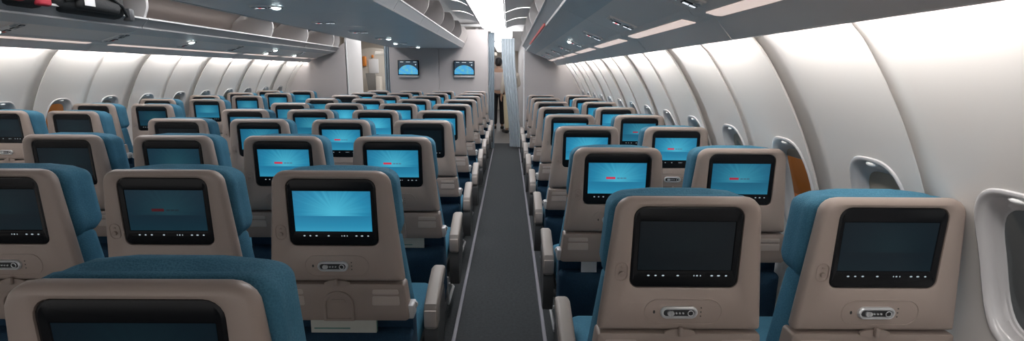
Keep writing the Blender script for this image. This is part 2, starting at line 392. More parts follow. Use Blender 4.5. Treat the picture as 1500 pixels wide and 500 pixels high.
ORD = ['nearest', 'second', 'third', 'fourth', 'fifth', 'sixth', 'seventh', 'eighth', 'ninth', 'tenth']
LOOK = {'lit': 'with bright blue screen', 'logo': 'with bright blue screen', 'mid': 'with soft blue screen', 'midlogo': 'with soft blue screen',
        'dim': 'with dim teal screen', 'dimlogo': 'with dim dark-blue screen', 'dark': 'with dark screen', 'off': 'with black screen'}
def place(x, y, scr, label, group, arms):
    o = copy_tree(PROTO); o.location = (x, y, 0); o['label'] = label; o['category'] = 'seat'; o['group'] = group
    for ch in list(o.children):
        if ch.name.split('.')[0] == 'armrest':
            s = 1 if ch.data == ARMR.data else -1
            if s not in arms:
                for g in list(ch.children): bpy.data.objects.remove(g)
                bpy.data.objects.remove(ch)
        elif ch.name.split('.')[0] == 'seat_monitor':
            for g in ch.children:
                if g.name.split('.')[0] == 'screen': g.data = SCRM[scr]
    return o
YR, YM, P = 1.208, 1.514, .84
XM, XR, XL, S = -2.157, .467, -3.297, .531
scrM = {(3, -1): 'dark', (3, 0): 'lit', (3, 1): 'logo', (3, 2): 'off', (3, 3): 'lit', (2, 0): 'dimlogo', (2, 1): 'logo', (2, 2): 'logo', (1, 0): 'dark', (1, 1): 'dim', (1, 2): 'mid',
        (0, 1): 'dark', (0, 2): 'off', (0, 3): 'mid', (1, 3): 'mid', (0, 6): 'off', (0, 4): 'mid', (0, 5): 'mid', (2, 4): 'logo'}
cn = ['fourth column from the aisle', 'third column from the aisle', 'second column from the aisle', 'column beside the aisle']
for k in range(-1, 9):
    for c in range(4):
        if (k == -1 and c < 3) or (k == 0 and c == 0): continue
        s = scrM.get((c, k), 'lit')
        arms = (1,) if c else (1, -1)
        row = k+1 if c == 3 else (k if c else k-1)
        place(XM+S*c, YM+P*k, s, 'beige seat %s, %s in centre block %s' % (LOOK[s], ORD[row], cn[c]), 'seats of the centre block', arms)
scrR = {(0, 0): 'off', (1, 0): 'dark', (0, 1): 'logo', (1, 1): 'midlogo', (1, 2): 'logo', (1, 3): 'midlogo'}
for k in range(8):
    for c in range(2):
        s = scrR.get((c, k), 'lit')
        place(XR+S*c, YR+P*k, s, 'beige seat %s, %s %s seat of pair block by near wall' % (LOOK[s], ORD[k], ('aisle', 'window')[c]), 'seats of the pair block by the near wall', (-1, 1) if c == 0 else ())
scrL = {(0, 3): 'dark', (1, 3): 'dark', (0, 4): 'dark', (1, 4): 'dim', (1, 5): 'mid', (0, 5): 'dim', (1, 6): 'mid', (0, 6): 'dim'}
for k in range(3, 9):
    for c in range(2):
        s = scrL.get((c, k), 'mid')
        place(XL-S*(1-c), YR+P*k, s, 'beige seat %s, %s %s seat of pair block by far wall' % (LOOK[s], ORD[k-3], ('window', 'aisle')[c]), 'seats of the pair block by the far wall', (1, -1) if c == 1 else ())
def drop(o):
    for ch in list(o.children): drop(ch)
    bpy.data.objects.remove(o)
drop(PROTO)

# ------------------------------------------------------------------ cards in the seat pockets
def card(name, w, h, mats, loc, label, rz=0, rx=-6, cat='card', group='cards in the seat pockets'):
    r = MB().box(-w/2, w/2, 0, .004, 0, h, .001, 1).build(name, M[mats[0]]); tag(r, label, cat, group)
    r.location = loc; r.rotation_euler = (math.radians(rx), math.radians(rz), 0)
    if len(mats) > 1:
        b = MB()
        for x0, x1, z0, z1 in ((-.45, .45, .50, .53), (-.45, .1, .72, .75), (.1, .3, .25, .4)): b.box(x0*w, x1*w, -.0006, 0, z0*h, z1*h)
        b.build('printed_bands', M[mats[1]], r)
    return r
x4 = XM+3*S
cy = .012+.030
card('safety_card', .225, .17, ('paper', 'green'), (x4+.0, YM+cy, .425), 'pale printed card in pocket of bright-screened second seat beside the aisle', rx=-1.5)
card('booklet', .11, .165, ('green', 'paper'), (x4+.06, YM+cy+.006, .425), 'green booklet standing behind the pale card in same seat pocket', cat='booklet', rx=-1.5)
card('safety_card', .15, .17, ('paper', 'green'), (x4+.06, YM+P+cy, .425), 'green-striped card in pocket of third seat beside the aisle', rx=-1.5)
card('leaflet', .07, .175, ('white',), (XR-.10, YR+P+cy, .425), 'folded white leaflet in pocket of second aisle seat by near wall', rx=-1.5, cat='leaflet')

# ------------------------------------------------------------------ shell of the cabin
def interp(tab, z):
    if z <= tab[0][0]: return tab[0][1]
    for i in range(len(tab)-1):
        if z <= tab[i+1][0]:
            t = (z-tab[i][0])/(tab[i+1][0]-tab[i][0])
            p0 = tab[max(i-1, 0)]; p1 = tab[i]; p2 = tab[i+1]; p3 = tab[min(i+2, len(tab)-1)]
            h = p2[0]-p1[0]
            m1 = (p2[1]-p0[1])/(p2[0]-p0[0])*h; m2 = (p3[1]-p1[1])/(p3[0]-p1[0])*h
            return (2*t**3-3*t*t+1)*p1[1]+(t**3-2*t*t+t)*m1+(-2*t**3+3*t*t)*p2[1]+(t**3-t*t)*m2
    return tab[-1][1]
PROF = [(0, 1.12), (.2, 1.19), (.4, 1.24), (.6, 1.265), (.8, 1.258), (.95, 1.226), (1.06, 1.187), (1.214, 1.12), (1.367, 1.037), (1.505, .945), (1.56, .893), (1.60, .855), (1.64, .838), (1.75, .83)]
CX = -1.42
RD, RDM = .042, .017
def recess(y, joints):
    if isinstance(y, tuple): return 0.
    d = 0.
    for yj in joints:
        t = yj-y
        if 0 < t < .15: d += RD*(1-sstep(t/.15))
        t = yj-.54*JP/1.04-y
        if 0 < t < .09: d += RDM*(1-sstep(t/.09))
    return d
JP = 1.04
def side_wall(side, name, joints, y0, y1, pitch, offs, wn):
    global JP
    JP = pitch
    def W(y, z, d=0.):
        r_ = recess(y, joints)
        if isinstance(y, tuple): y, r_ = y
        x = interp(PROF, z)+r_*(1-.35*sstep((.75-z)/.5))+d
        return (x if side > 0 else 2*CX-x, y, z)
    wins = [v for v in offs if y0+.2 < v < y1-.2]
    ZB, ZT = .70, 1.20; HW = .143
    # y samples
    ys = {y0, y1}
    y = y0
    while y < y1: ys.add(round(y, 4)); y += .05
    for j in joints:
        for jj in (j, j-.54*pitch/1.04):
            for t in (-.0, .016, -.015, -.03, -.05, -.07, -.09, -.11, -.13, -.15): ys.add(round(jj+t, 4))
    cells = [(w-HW, w+HW) for w in wins]
    cy = {w: [w-HW+2*HW*i/14 for i in range(15)] for w in wins}
    for w in wins: ys |= set(round(a, 5) for a in cy[w])
    ys = sorted(a for a in ys if y0 <= a <= y1)
    out = []
    for a in ys:
        if not out or a-out[-1] > .0015: out.append(a)
    ys = out
    # snap cell borders
    def inside(a, b): return any(c0-1e-3 <= a and b <= c1+1e-3 for c0, c1 in cells)
    zlo = [ZB*i/7 for i in range(8)]; zmid = [ZB+(ZT-ZB)*i/10 for i in range(11)]; zhi = [ZT+(1.72-ZT)*i/13 for i in range(14)]
    mb = MB()
    def patch(yl, zl):
        rows = []
        for a in yl:
            for jj, D, U in [(j, RD, .075) for j in joints]+[(j-.54*pitch/1.04, RDM, .022) for j in joints]:
                if abs(a-jj) < 2e-3 and a < yl[-1]-1e-4 and a > yl[0]+1e-4:
                    rows += [(jj-.0005, D), (jj+U, D*1.02), (jj+U, D*.55), (jj+.006, D*.30), (jj+.001, D*.15), (jj, .0015), (jj+.004, 0.)]; break
            else: rows.append(a)
        mb.loops([[W(a, z) for z in zl] for a in rows], False)
    patch(ys, zlo); patch(ys, zhi)
    i = 0
    while i < len(ys)-1:
        if not inside(ys[i], ys[i+1]):
            k = i
            while k < len(ys)-1 and not inside(ys[k], ys[k+1]): k += 1
            patch(ys[i:k+1], zmid); i = k
        else: i += 1
    zc = .95; RW, RH = .128, .215
    for w in wins:
        yl = [a for a in ys if w-HW-1e-3 <= a <= w+HW+1e-3]
        per = [(a, ZB) for a in yl]+[(yl[-1], z) for z in zmid[1:]]+[(a, ZT) for a in yl[::-1][1:]]+[(yl[0], z) for z in zmid[::-1][1:-1]]
        def sq(y_, z_, n=3.2):
            a, b = (y_-w)/HW, (z_-zc)/((ZT-ZB)/2)
            k = (abs(a)**n+abs(b)**n)**(1/n); return (a/k, b/k)
        rim = [(w+sq(*p)[0]*RW, zc+sq(*p)[1]*RH) for p in per]
        lp = []
        for t in (0, .5, 1): lp.append([W(p[0]+(q[0]-p[0])*t, p[1]+(q[1]-p[1])*t) for p, q in zip(per, rim)])
        mb.loops(lp)
        wn[0] += 1
        wo = MB(); rings = []
        for sc, d in ((1.0, .0), (.985, -.005), (.955, -.007), (.925, -.004), (.905, .006), (.885, .014), (.84, .021), (.80, .024), (.79, .029), (.76, .031), (.75, .036)):
            fx, fz = 1-(1-sc)*1.15, 1-(1-sc)*.95
            rings.append([W(w+(q[0]-w)*fx, zc+(q[1]-zc)*fz, d-(recess(w+(q[0]-w)*fx, joints)*(1-sstep((1-sc)/.0001)) if 0 else 0)) for q in rim])
        wob = wo.loops(rings).build('window_%d' % wn[0], M['rim'], None, 50)
        tag(wob, kind='structure')
        gl = [W(w+(q[0]-w)*.72, zc+(q[1]-zc)*.77, .0355) for q in rim]
        g = MB().add(gl, [tuple(range(len(gl)))]).build('window_pane', M['glass'], wob)
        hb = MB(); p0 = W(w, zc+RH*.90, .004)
        ell(hb, p0, (.011, .024, .009), 12); hb.build('rim_tab', M['handle'], wob, 60)  # small white oval tab at the top of each surround
        hshade = (0 if side < 0 and abs(w-4.45) < .05 else SHADES.get((side, wins.index(w)), .35))
        if hshade > 0:
            zt = zc+RH*.77; zb = zt-RH*1.54*hshade
            pts = [(a, b) for a, b in [(w+(q[0]-w)*.715, zc+(q[1]-zc)*.765) for q in rim]]
            pts = [(a, max(b, zb)) for a, b in pts]
            s0 = [W(a, b, .0325) for a, b in pts]; s1 = [W(a, b, .0350) for a, b in pts]
            MB().loops([s0, s1], True, True, True).build('window_shade', M['shade'], wob)
    tag(mb.build(name, M['wall'], None, 28), kind='structure')
    # backing skin of the fuselage, outside
    sk = MB().loops([[((interp(PROF, z)+.16) if side > 0 else 2*CX-interp(PROF, z)-.16, a, z) for z in (0, .3, .6, .735)] for a in (y0, y1)], False)
    sk.loops([[((interp(PROF, z)+.16) if side > 0 else 2*CX-interp(PROF, z)-.16, a, z) for z in (1.17, 1.3, 1.5, 1.75)] for a in (y0, y1)], False)
    tag(sk.build('wall_skin_%s' % ('right' if side > 0 else 'left'), M['frame']), kind='structure')
SHADES = {}
WN = [0]
Y0 = -1.6
JR = [1.88+1.04*n for n in range(-4, 8)]
JL = [4.20+1.07*n for n in range(-6, 6)]
YRB, YLB, YMB = 8.15, 9.15, 8.98
SHADES.update({(1, i): .35 for i in range(30)}); SHADES.update({(1, 4): 0, (1, 5): .8, (1, 6): .12})
side_wall(1, 'wall_right', JR, Y0, YRB, 1.04, [-1.07, -.57, -.02, .50, 1.07, 1.53, 2.03, 2.545, 3.07, 3.585, 4.11, 4.625, 5.15, 5.665, 6.19, 6.705, 7.23, 7.745], WN)
side_wall(-1, 'wall_left', JL, Y0, YLB, 1.07, [v for j in JL for v in (j-.27, j+.25)], WN)

fl = MB().box(-4.0, 1.16, Y0, 9.95, -.05, 0); tag(fl.build('floor', M['carpet']), kind='structure')
tag(MB().box(-4.0, 1.16, 9.95, 19.4, -.05, .001).build('floor_galley', M['vinyl']), kind='structure')
for i, (x, w) in enumerate(((-.289, .011), (.204, .011))):
    t = MB().extrude_y([(x-w, 0), (x-w*.8, .007), (x+w*.8, .007), (x+w, 0)], Y0, 9.25)
    tag(t.build('trim_%d' % (i+1), M['strip']), kind='structure')
# ceiling above bins
cp = [(1.0, 1.72), (.80, 2.0), (.45, 2.24), (-.0, 2.30), (-.55, 2.30), (-.9, 2.27), (CX, 2.27)]
cp = cp+[(2*CX-x, z) for x, z in cp[::-1][1:]]
cm = MB().loops([[(x, y, z) for x, z in cp] for y in (Y0, 9.4)], False)
tag(cm.build('ceiling', M['ceil']), kind='structure')
for i, xc in enumerate((-.2575, 2*CX+.2575)):
    r = empty('ceiling_light_panel', (xc, Y0+.1, 2.185), 'long white lit ceiling panel above the %s aisle' % ('near', 'far')[i], 'ceiling light', 'lit panels over the aisles')
    pr = [(-.20, 0), (-.17, -.016), (0, -.022), (.17, -.016), (.20, 0), (.19, .02), (-.19, .02)]
    MB().extrude_y(pr, 1.9-Y0, 9.0-Y0-.15).build('diffuser', M['lightpanel'], r); MB().extrude_y(pr, 0, 1.89-Y0).build('unlit_diffuser', M['ceil'], r)
    for s in (-1, 1): MB().extrude_y([(s*.205, -.012), (s*.215, -.012), (s*.215, .03), (s*.205, .03)], 0, 9.0-Y0-.15).build('edge_rail', M['bin'], r)

# ------------------------------------------------------------------ overhead bins
def curve(pts, n=6):
    out = []
    for i in range(len(pts)-1):
        p0, p1, p2, p3 = pts[max(i-1, 0)], pts[i], pts[i+1], pts[min(i+2, len(pts)-1)]
        for k in range(n):
            t = k/n
            out.append(tuple(.5*((2*p1[j])+(-p0[j]+p2[j])*t+(2*p0[j]-5*p1[j]+4*p2[j]-p3[j])*t*t+(-p0[j]+3*p1[j]-3*p2[j]+p3[j])*t**3) for j in (0, 1)))
    out.append(pts[-1]); return out
LID = curve([(.27, 2.185), (.16, 2.185), (.05, 2.165), (-.055, 2.125)])
def plate(prof, th):
    q = []
    for i, p in enumerate(prof):
        a = prof[max(i-1, 0)]; b = prof[min(i+1, len(prof)-1)]
        d = Vector((b[0]-a[0], b[1]-a[1])).normalized(); q.append((p[0]-d.y*th, p[1]+d.x*th))
    return prof+q[::-1]
BL = 1.06
def lateral_bin(side, y1, n, label, lid=True, BL=1.06):
    """side bin: shelf with lip, underside sloping to the wall, back, end divider, lid swung up"""
    y0 = y1-BL+.006
    dz = .0 if side > 0 else 1.0
    X = (lambda x: x) if side > 0 else (lambda x: 2*CX-x)
    T = lambda prof: [(X(x), z) for x, z in prof]
    r = empty('overhead_bin', (X(.5), y0, 1.765), label, 'overhead bin', 'open bins along the %s wall' % ('near' if side > 0 else 'far'))
    def put(name, mbx, mtl, par=r):
        o = mbx.build(name, M[mtl], par, 30)
        return o
    def loc(prof): return [(x-X(.5), z-1.765) for x, z in T(prof)]
    L_ = y1-y0
    put('underside', MB().extrude_y(loc([(.28, 1.765), (.42, 1.7115+.009*dz), (.42, 1.742), (.30, 1.795)]), 0, L_), 'bin')
    under = [(.4205, 1.7113+.009*dz), (.612, 1.638+.02*dz), (.624, 1.622+.022*dz), (.632, 1.617+.023*dz), (.688, 1.606+.024*dz), (.696, 1.611+.024*dz), (.712, 1.602+.025*dz), (.770, 1.539+.034*dz), (.780, 1.537+.034*dz), (.778, 1.552+.034*dz), (.735, 1.61+.03*dz), (.75, 1.68), (.74, 1.70), (.4205, 1.741)]
    put('service_board', MB().extrude_y(loc(under), 0, L_), 'psu')
    put('lip', MB().extrude_y(loc([(.284, 1.767), (.214, 1.838), (.222, 1.846), (.30, 1.80)]), 0, L_), 'lipgrey')
    put('lip_trim', MB().extrude_y(loc([(.272, 1.762), (.284, 1.760), (.290, 1.768), (.268, 1.774)]), 0, L_), 'trim')
    put('lip_trim', MB().extrude_y(loc([(.208, 1.836), (.216, 1.832), (.230, 1.848), (.214, 1.850)]), 0, L_), 'trim')
    bk = [(.30, 1.798), (.74, 1.712), (.77, 1.74), (.765, 1.86), (.69, 2.03), (.55, 2.14), (.30, 2.19), (.30, 2.20), (.56, 2.15), (.70, 2.04), (.775, 1.87), (.78, 1.735), (.75, 1.705)]
    put('bin_back', MB().extrude_y(loc(bk), 0, L_), 'binin')
    fin = curve([(.235, 1.835), (.195, 1.93), (.195, 2.02), (.235, 2.11), (.275, 2.17)])+[(.55, 2.13), (.69, 2.02), (.76, 1.85), (.765, 1.735), (.74, 1.713)]
    f0 = MB().loops([[(x, y_, z) for x, z in loc(fin)] for y_ in (L_-.028, L_)], True, True, True)
    put('divider', f0, 'fin')
    if lid:
        lo = put('lid', MB().extrude_y(loc(plate(LID, .022)), .02, L_-.05), 'lid')
        e = [(LID[-1][0], LID[-1][1]-.004), (LID[-1][0]-.012, LID[-1][1]+.004), (LID[-1][0]-.004, LID[-1][1]+.03), (LID[-1][0]+.01, LID[-1][1]+.026)]
        MB().extrude_y(loc(e), .012, L_-.03).build('latch_rail', M['dark'], lo)
    st = MB().extrude_y(loc([(.634, 1.6165+.023*dz), (.686, 1.6065+.024*dz), (.686, 1.6035+.024*dz), (.66, 1.6060+.0235*dz), (.634, 1.6135+.023*dz)]), .12, L_-.10)
    put('strip_light', st, 'psl')
    return r
for i in range(1, 9):
    y1 = YRB-.04-BL*(8-i)
    lateral_bin(1, y1, i, 'open grey bin over the near window seats, %s of its row' % ORD[i-2] if i > 1 else 'open grey bin along the near wall, beside the viewer')
lens_ = [2.24, 2.24, 2.24, 2.24, 1.12, 1.12, .30]; y1 = 9.12-sum(lens_)
for i, l_ in enumerate(lens_):
    y1 += l_
    if i: lateral_bin(-1, y1, i, 'open grey bin over the far window seats, %s of its row' % ORD[i-2] if i > 1 else 'open grey bin along the far wall, level with the viewer', True, l_)
MC = -1.445
def middle_bin(y1, label, lid_near=True):
    y0 = y1-BL+.006; L_ = y1-y0
    r = empty('centre_bin', (MC, y0, 1.84), label, 'overhead bin', 'open bins over the centre seats')
    lc = lambda prof, s=1: [(s*x, z-1.84) for x, z in prof]
    MB().extrude_y(lc([(-.63, 1.842), (-.45, 1.832), (.45, 1.832), (.63, 1.842), (.60, 1.875), (-.60, 1.875)]), 0, L_).build('underside', M['bin'], r, 30)
    MB().extrude_y(lc([(-.02, 1.875), (.02, 1.875), (.02, 2.23), (-.02, 2.23)]), 0, L_).build('spine', M['binin'], r)
    for s in (-1, 1):
        MB().extrude_y(lc([(.622, 1.845), (.668, 1.918), (.660, 1.926), (.60, 1.872)], s), 0, L_).build('lip', M['lipgrey'], r)
        MB().extrude_y(lc([(.614, 1.838), (.628, 1.836), (.636, 1.846), (.622, 1.850)], s), 0, L_).build('lip_trim', M['trim'], r)
        MB().extrude_y(lc([(.664, 1.914), (.672, 1.916), (.668, 1.930), (.654, 1.926)], s), 0, L_).build('lip_trim', M['trim'], r)
        fin = curve([(.645, 1.915), (.700, 1.985), (.715, 2.06), (.695, 2.14), (.66, 2.195)])+[(.02, 2.23), (.02, 1.875)]
        MB().loops([[(x, y_, z) for x, z in lc(fin, s)] for y_ in (L_-.028, L_)], True, True, True).build('divider', M['midfin'], r)
        if s < 0 or lid_near:
            lid = curve([(.68, 2.215), (.78, 2.215), (.88, 2.195), (.985, 2.150)])
            lo = MB().extrude_y(lc(plate(lid, .022)[::1], s), .02, L_-.05).build('lid', M['lid'], r, 30)
            MB().extrude_y(lc([(.981, 2.146), (.996, 2.152), (.99, 2.178), (.976, 2.172)], s), .012, L_-.03).build('latch_rail', M['dark'], lo)
    return r
for i in range(1, 9):
    y1 = YMB-.05-BL*(8-i)
    middle_bin(y1, 'open grey bin over the centre seats, %s of its row' % ORD[i-3] if i > 2 else 'open grey bin over the centre seats, %s' % ('beside the viewer', 'just ahead of the viewer')[i-1], i != 8)
# thin plain red strip along the near bin lip
tag(MB().extrude_y([(.262, 1.768), (.270, 1.764), (.262, 1.782), (.256, 1.782)], 3.8, 6.4).build('red_lip_strip', M['red']), 'thin red strip along the lower lip of the near-wall bins', 'marker strip')

# cove lamps behind the bin edge
def area(name, loc, sx, sy, power, col, rot):
    d = bpy.data.lights.new(name, 'AREA'); d.shape = 'RECTANGLE'; d.size = sx; d.size_y = sy; d.energy = power; d.color = col
    o = bpy.data.objects.new(name, d); C.objects.link(o); o.location = loc; o.rotation_euler = rot; return o
LW = dict(cove=57.0)
for side, yb1, js, pit in ((1, YRB, JR, 1.04), (-1, YLB, JL, 1.07)):
    x = .792 if side > 0 else 2*CX-.792
    for j in js:
        a, b = max(Y0+.05, j-pit+.02), min(j-.12, yb1-.03)
        if b-a < .15: continue
        area('cove_lamp', (x, (a+b)/2, 1.556 if side > 0 else 1.590), .016, b-a, LW['cove']*(b-a)/9.7*(1 if a > 1.9 else .85), (1, .965, .93), (0, math.radians(-78)*side, 0))

for x in (.09, -.60, 2*CX-.09, 2*CX+.60):
    area('trough_lamp', (x, 5.2, 2.262), .05, 7.4, 34, (1, .98, .96), (0, 0, 0))
# ------------------------------------------------------------------ service panels: signs and reading lamps
def service(x, y, z, slope, lamps, label, group, plate_mat='psu', lit=True):
    r = empty('service_panel', (x, y, z), label, 'service panel', group); r.rotation_euler = (0, slope, 0)
    if slope > 0: r.scale = (.6, 1, 1)
    MB().box(-.135 if slope > 0 else -.095, .096, -.07, .026, -.0035, .004, .0015, 1).build('panel_plate', M[plate_mat], r)
    MB().box(-.085, -.015, -.018, .018, -.008, -.002, .002, 1).build('sign_frame', M['dark'], r)
    sg = MB()
    sg.box(-.078, -.060, -.008, .008, -.0095, -.0075); sg.box(-.040, -.022, -.008, .008, -.0095, -.0075); sg.build('no_smoking_sign', M['sign_white' if lit else 'trim'], r)
    MB().box(-.059, -.041, -.010, .010, -.0095, -.0075).build('sign_bar', M['sign_red' if lit else 'red'], r)
    MB().box(.008, .092, -.018, .018, -.008, -.002, .002, 1).build('sign_frame', M['dark'], r)
    s2 = MB(); s2.box(.014, .046, -.008, .006, -.0095, -.0075); s2.box(.054, .086, -.006, .008, -.0095, -.0075); s2.build('seat_belt_sign', M['sign_white' if lit else 'trim'], r)
    for k, (lx, on) in enumerate(lamps):
        n = 14
        lp = [[(lx+rr_*math.cos(2*PI*i/n), -.045+rr_*math.sin(2*PI*i/n), zz) for i in range(n)] for rr_, zz in (((.036, -.002), (.035, -.009), (.030, -.010), (.028, -.006)) if on else ((.024, -.003), (.022, -.010), (.018, -.010), (.016, -.006)))]
        lo = MB().loops(lp).build('reading_lamp', M['trim'], r)
        MB().loops([[(lx+rr_*math.cos(2*PI*i/n), -.045+rr_*math.sin(2*PI*i/n), zz) for i in range(n)] for rr_, zz in (((.030, -.006), (.028, -.014), (.020, -.020), (.008, -.023), (.001, -.0232)) if on else ((.017, -.006), (.010, -.009), (.002, -.010)))], True, False, True).build('lens', M['read_on' if on else 'read_off'], lo)
    return r
SL = math.atan2(.3841, 1.0); SF = math.atan2(.322, 1.0)
for i in range(8):
    y = 1.65+.84*i
    service(.552, y, 1.765-(.552-.28)*.3835-.0045, SL, ((-.105, i == 3), (.07, False)), 'signs and reading lamps above near window seats, %s of its row' % ORD[i], 'service panels over the near pair')
for i in range(7):
    y = 3.45+.93*i
    if y > 8.9: break
    x = 2*CX-.515
    service(x, y, 1.765-(.515-.28)*.321-.0045, -SF, ((-.07, i in (0, 4, 5)), (.07, i in (4, 2))), 'signs and reading lamps above far window seats, %s of its row' % ORD[i], 'service panels over the far pair', 'psu', False)
for i in range(6):
    y = 3.37+1.01*i
    service(-1.58, y, 1.832-.0045, 0, ((-.07, i == 4), (.075, i in (0, 3, 5))), 'signs and reading lamps under the centre bins, %s of its row' % ORD[i], 'service panels over the centre seats', 'bin')

# ------------------------------------------------------------------ partitions at the front
def strc(name, mb, mt, kind='structure', parent=None): return tag(mb.build(name, M[mt], parent), kind=kind)
# near pair partition, cut to the wall curve
pz = [0, .2, .4, .6, .8, 1.0, 1.2, 1.4, 1.56, 1.66]
prof = [(.255, 0)]+[(interp(PROF, z)+.0, z) for z in pz]+[(.80, 1.72), (.30, 1.80), (.255, 1.84)]
strc('partition_right', MB().extrude_y(prof, YRB, YRB+.04), 'bulk')
strc('trim_3', MB().box(.235, .258, YRB-.006, YRB+.05, 0, 1.86, .005, 1), 'whitewall')
prof = [(-2.95, 0)]+[(2*CX-interp(PROF, z), z) for z in pz]+[(2*CX-.80, 1.76), (-3.10, 1.84), (-2.95, 1.94)]
strc('partition_left', MB().extrude_y(prof, YLB, YLB+.04), 'bulk')
strc('wall_lavatory', MB().box(-2.97, -2.93, YLB, 10.05, 0, 2.05, .006, 1), 'whitewall')
strc('partition_center', MB().box(-2.13, -1.255, YMB, YMB+.05, 0, 2.16, .006, 1), 'bulk')
strc('partition_center_near', MB().box(-1.251, -.378, YMB, YMB+.05, 0, 2.16, .006, 1), 'bulk')
strc('lintel', MB().box(-.40, .26, 9.03, 9.10, 2.135, 2.24, .005, 1), 'whitewall')
# wall screens with a moving map
def map_mat():
    mt = bpy.data.materials.new('map_screen'); mt.use_nodes = True
    nt = mt.node_tree; N = nt.nodes; L = nt.links; b = N['Principled BSDF']
    b.inputs['Base Color'].default_value = (.01, .012, .015, 1); b.inputs['Roughness'].default_value = .3
    uv = N.new('ShaderNodeUVMap')
    g = N.new('ShaderNodeVectorMath'); g.operation = 'SUBTRACT'; g.inputs[1].default_value = (.5, -.05, 0); L.new(uv.outputs[0], g.inputs[0])
    sc = N.new('ShaderNodeVectorMath'); sc.operation = 'MULTIPLY'; sc.inputs[1].default_value = (1.0, .74, 0); L.new(g.outputs[0], sc.inputs[0])
    ln = N.new('ShaderNodeVectorMath'); ln.operation = 'LENGTH'; L.new(sc.outputs[0], ln.inputs[0])
    n = N.new('ShaderNodeTexNoise'); n.inputs['Scale'].default_value = 5; n.inputs['Detail'].default_value = 5; L.new(uv.outputs[0], n.inputs['Vector'])
    r = N.new('ShaderNodeValToRGB'); e = r.color_ramp.elements; e[0].position = .45; e[0].color = (.05, .36, .72, 1); e[1].position = .62; e[1].color = (.16, .50, .50, 1); L.new(n.outputs['Fac'], r.inputs['Fac'])
    lt = N.new('ShaderNodeMath'); lt.operation = 'LESS_THAN'; lt.inputs[1].default_value = .56; L.new(ln.outputs['Value'], lt.inputs[0])
    mx = N.new('ShaderNodeMix'); mx.data_type = 'RGBA'; mx.inputs['A'].default_value = (.012, .03, .05, 1); L.new(lt.outputs[0], mx.inputs['Factor']); L.new(r.outputs['Color'], mx.inputs['B'])
    L.new(mx.outputs['Result'], b.inputs['Emission Color']); b.inputs['Emission Strength'].default_value = 1.0
    return mt
M['map'] = map_mat()
for i, (xa, xb, z0, z1) in enumerate(((-1.975, -1.605, 1.355, 1.622), (-.985, -.612, 1.362, 1.620))):
    xc = (xa+xb)/2; hw = (xb-xa)/2
    r = empty('wall_monitor', (xc, YMB, (z0+z1)/2), 'wall screen showing blue globe map on centre partition, nearer %s aisle' % ('the far', 'the near')[i], 'monitor', 'map screens on the partition')
    hh = (z1-z0)/2
    MB().box(-hw, hw, -.055, .0, -hh, hh, .008).build('screen_housing', M['bezel'], r)
    me = bpy.data.meshes.new('screen'); me.from_pydata([(-hw+.016, -.0562, hh-.014), (-hw+.016, -.0562, -hh+.02), (hw-.016, -.0562, -hh+.02), (hw-.016, -.0562, hh-.014)], [], [(0, 1, 2, 3)])
    ul = me.uv_layers.new(name='UVMap')
    for q, p in enumerate(((0, 1), (0, 0), (1, 0), (1, 1))): ul.data[q].uv = p
    me.materials.append(M['map']); link('screen', me, r)
    rd = MB()
    for a_, b_ in ((-.75, -.45), (-.2, .2), (.5, .8)): rd.box(a_*hw, b_*hw, -.0568, -.0560, hh*.72, hh*.80)
    rd.disc((hw*.72, hh*.42), .012, .012, -.057, -.056, 12)
    rd.build('map_readout', M['icon'], r)
    MB().box(-hw*.97, hw*.97, -.05, .0, -hh-.038, -hh+.004, .008).build('lower_housing', M['chromeish'], r)

# ------------------------------------------------------------------ curtains
def curtain(name, pts_top, pts_bot, z0, z1, folds, amp, mt, label, th=.006):
    """gathered curtain hanging from a rail; the plan line runs from a to b and may swing towards the hem"""
    n = folds*10; rows = 16
    def ptn(t, u):
        a = Vector(pts_top[0]).lerp(Vector(pts_top[1]), t); b = Vector(pts_bot[0]).lerp(Vector(pts_bot[1]), t)
        p = a.lerp(b, sstep(u)); d = (Vector(pts_top[1])-Vector(pts_top[0])).normalized(); nrm = Vector((-d.y, d.x))
        w = amp*(.55+.45*u)*math.sin(2*PI*folds*t+.6*math.sin(3*u))
        return p+nrm*w, nrm
    f, k = [], []
    for r_ in range(rows+1):
        u = r_/rows; z = z1+(z0-z1)*u; A, B = [], []
        for i in range(n+1):
            p, nm = ptn(i/n, u); A.append((p.x, p.y, z)); B.append((p.x+nm.x*th, p.y+nm.y*th, z))
        f.append(A+B[::-1])
    o = MB().loops(f, True, True, True).build(name, M[mt], None, 60)
    return tag(o, label, 'curtain', 'curtains at the front of the cabin')
curtain('curtain', ((-.372, 9.10), (-.265, 9.12)), ((-.372, 9.10), (-.265, 9.12)), .03, 2.12, 3, .018, 'curtain', 'dark blue-grey curtain gathered at edge of centre partition')
curtain('curtain', ((-.145, 9.16), (.10, 9.12)), ((.02, 9.2), (.22, 9.12)), .05, 2.02, 5, .022, 'curtain2', 'pale blue-grey curtain swung aside beside the near partition')
curtain('curtain', ((-2.25, 9.10), (-2.135, 9.12)), ((-2.25, 9.10), (-2.135, 9.12)), .03, 2.10, 3, .018, 'curtain', 'blue-grey curtain gathered at the far aisle end of centre partition')
tag(MB().box(-.36, -.22, 9.155, 9.19, 1.715, 1.775, .008).build('curtain_tie', M['cream']), 'beige tie strap on the dark curtain by centre partition', 'curtain tie')
tag(MB().box(-2.43, -2.20, 9.155, 9.19, 1.715, 1.775, .008).build('curtain_tie', M['cream']), 'beige tie strap on the curtain at far aisle', 'curtain tie')

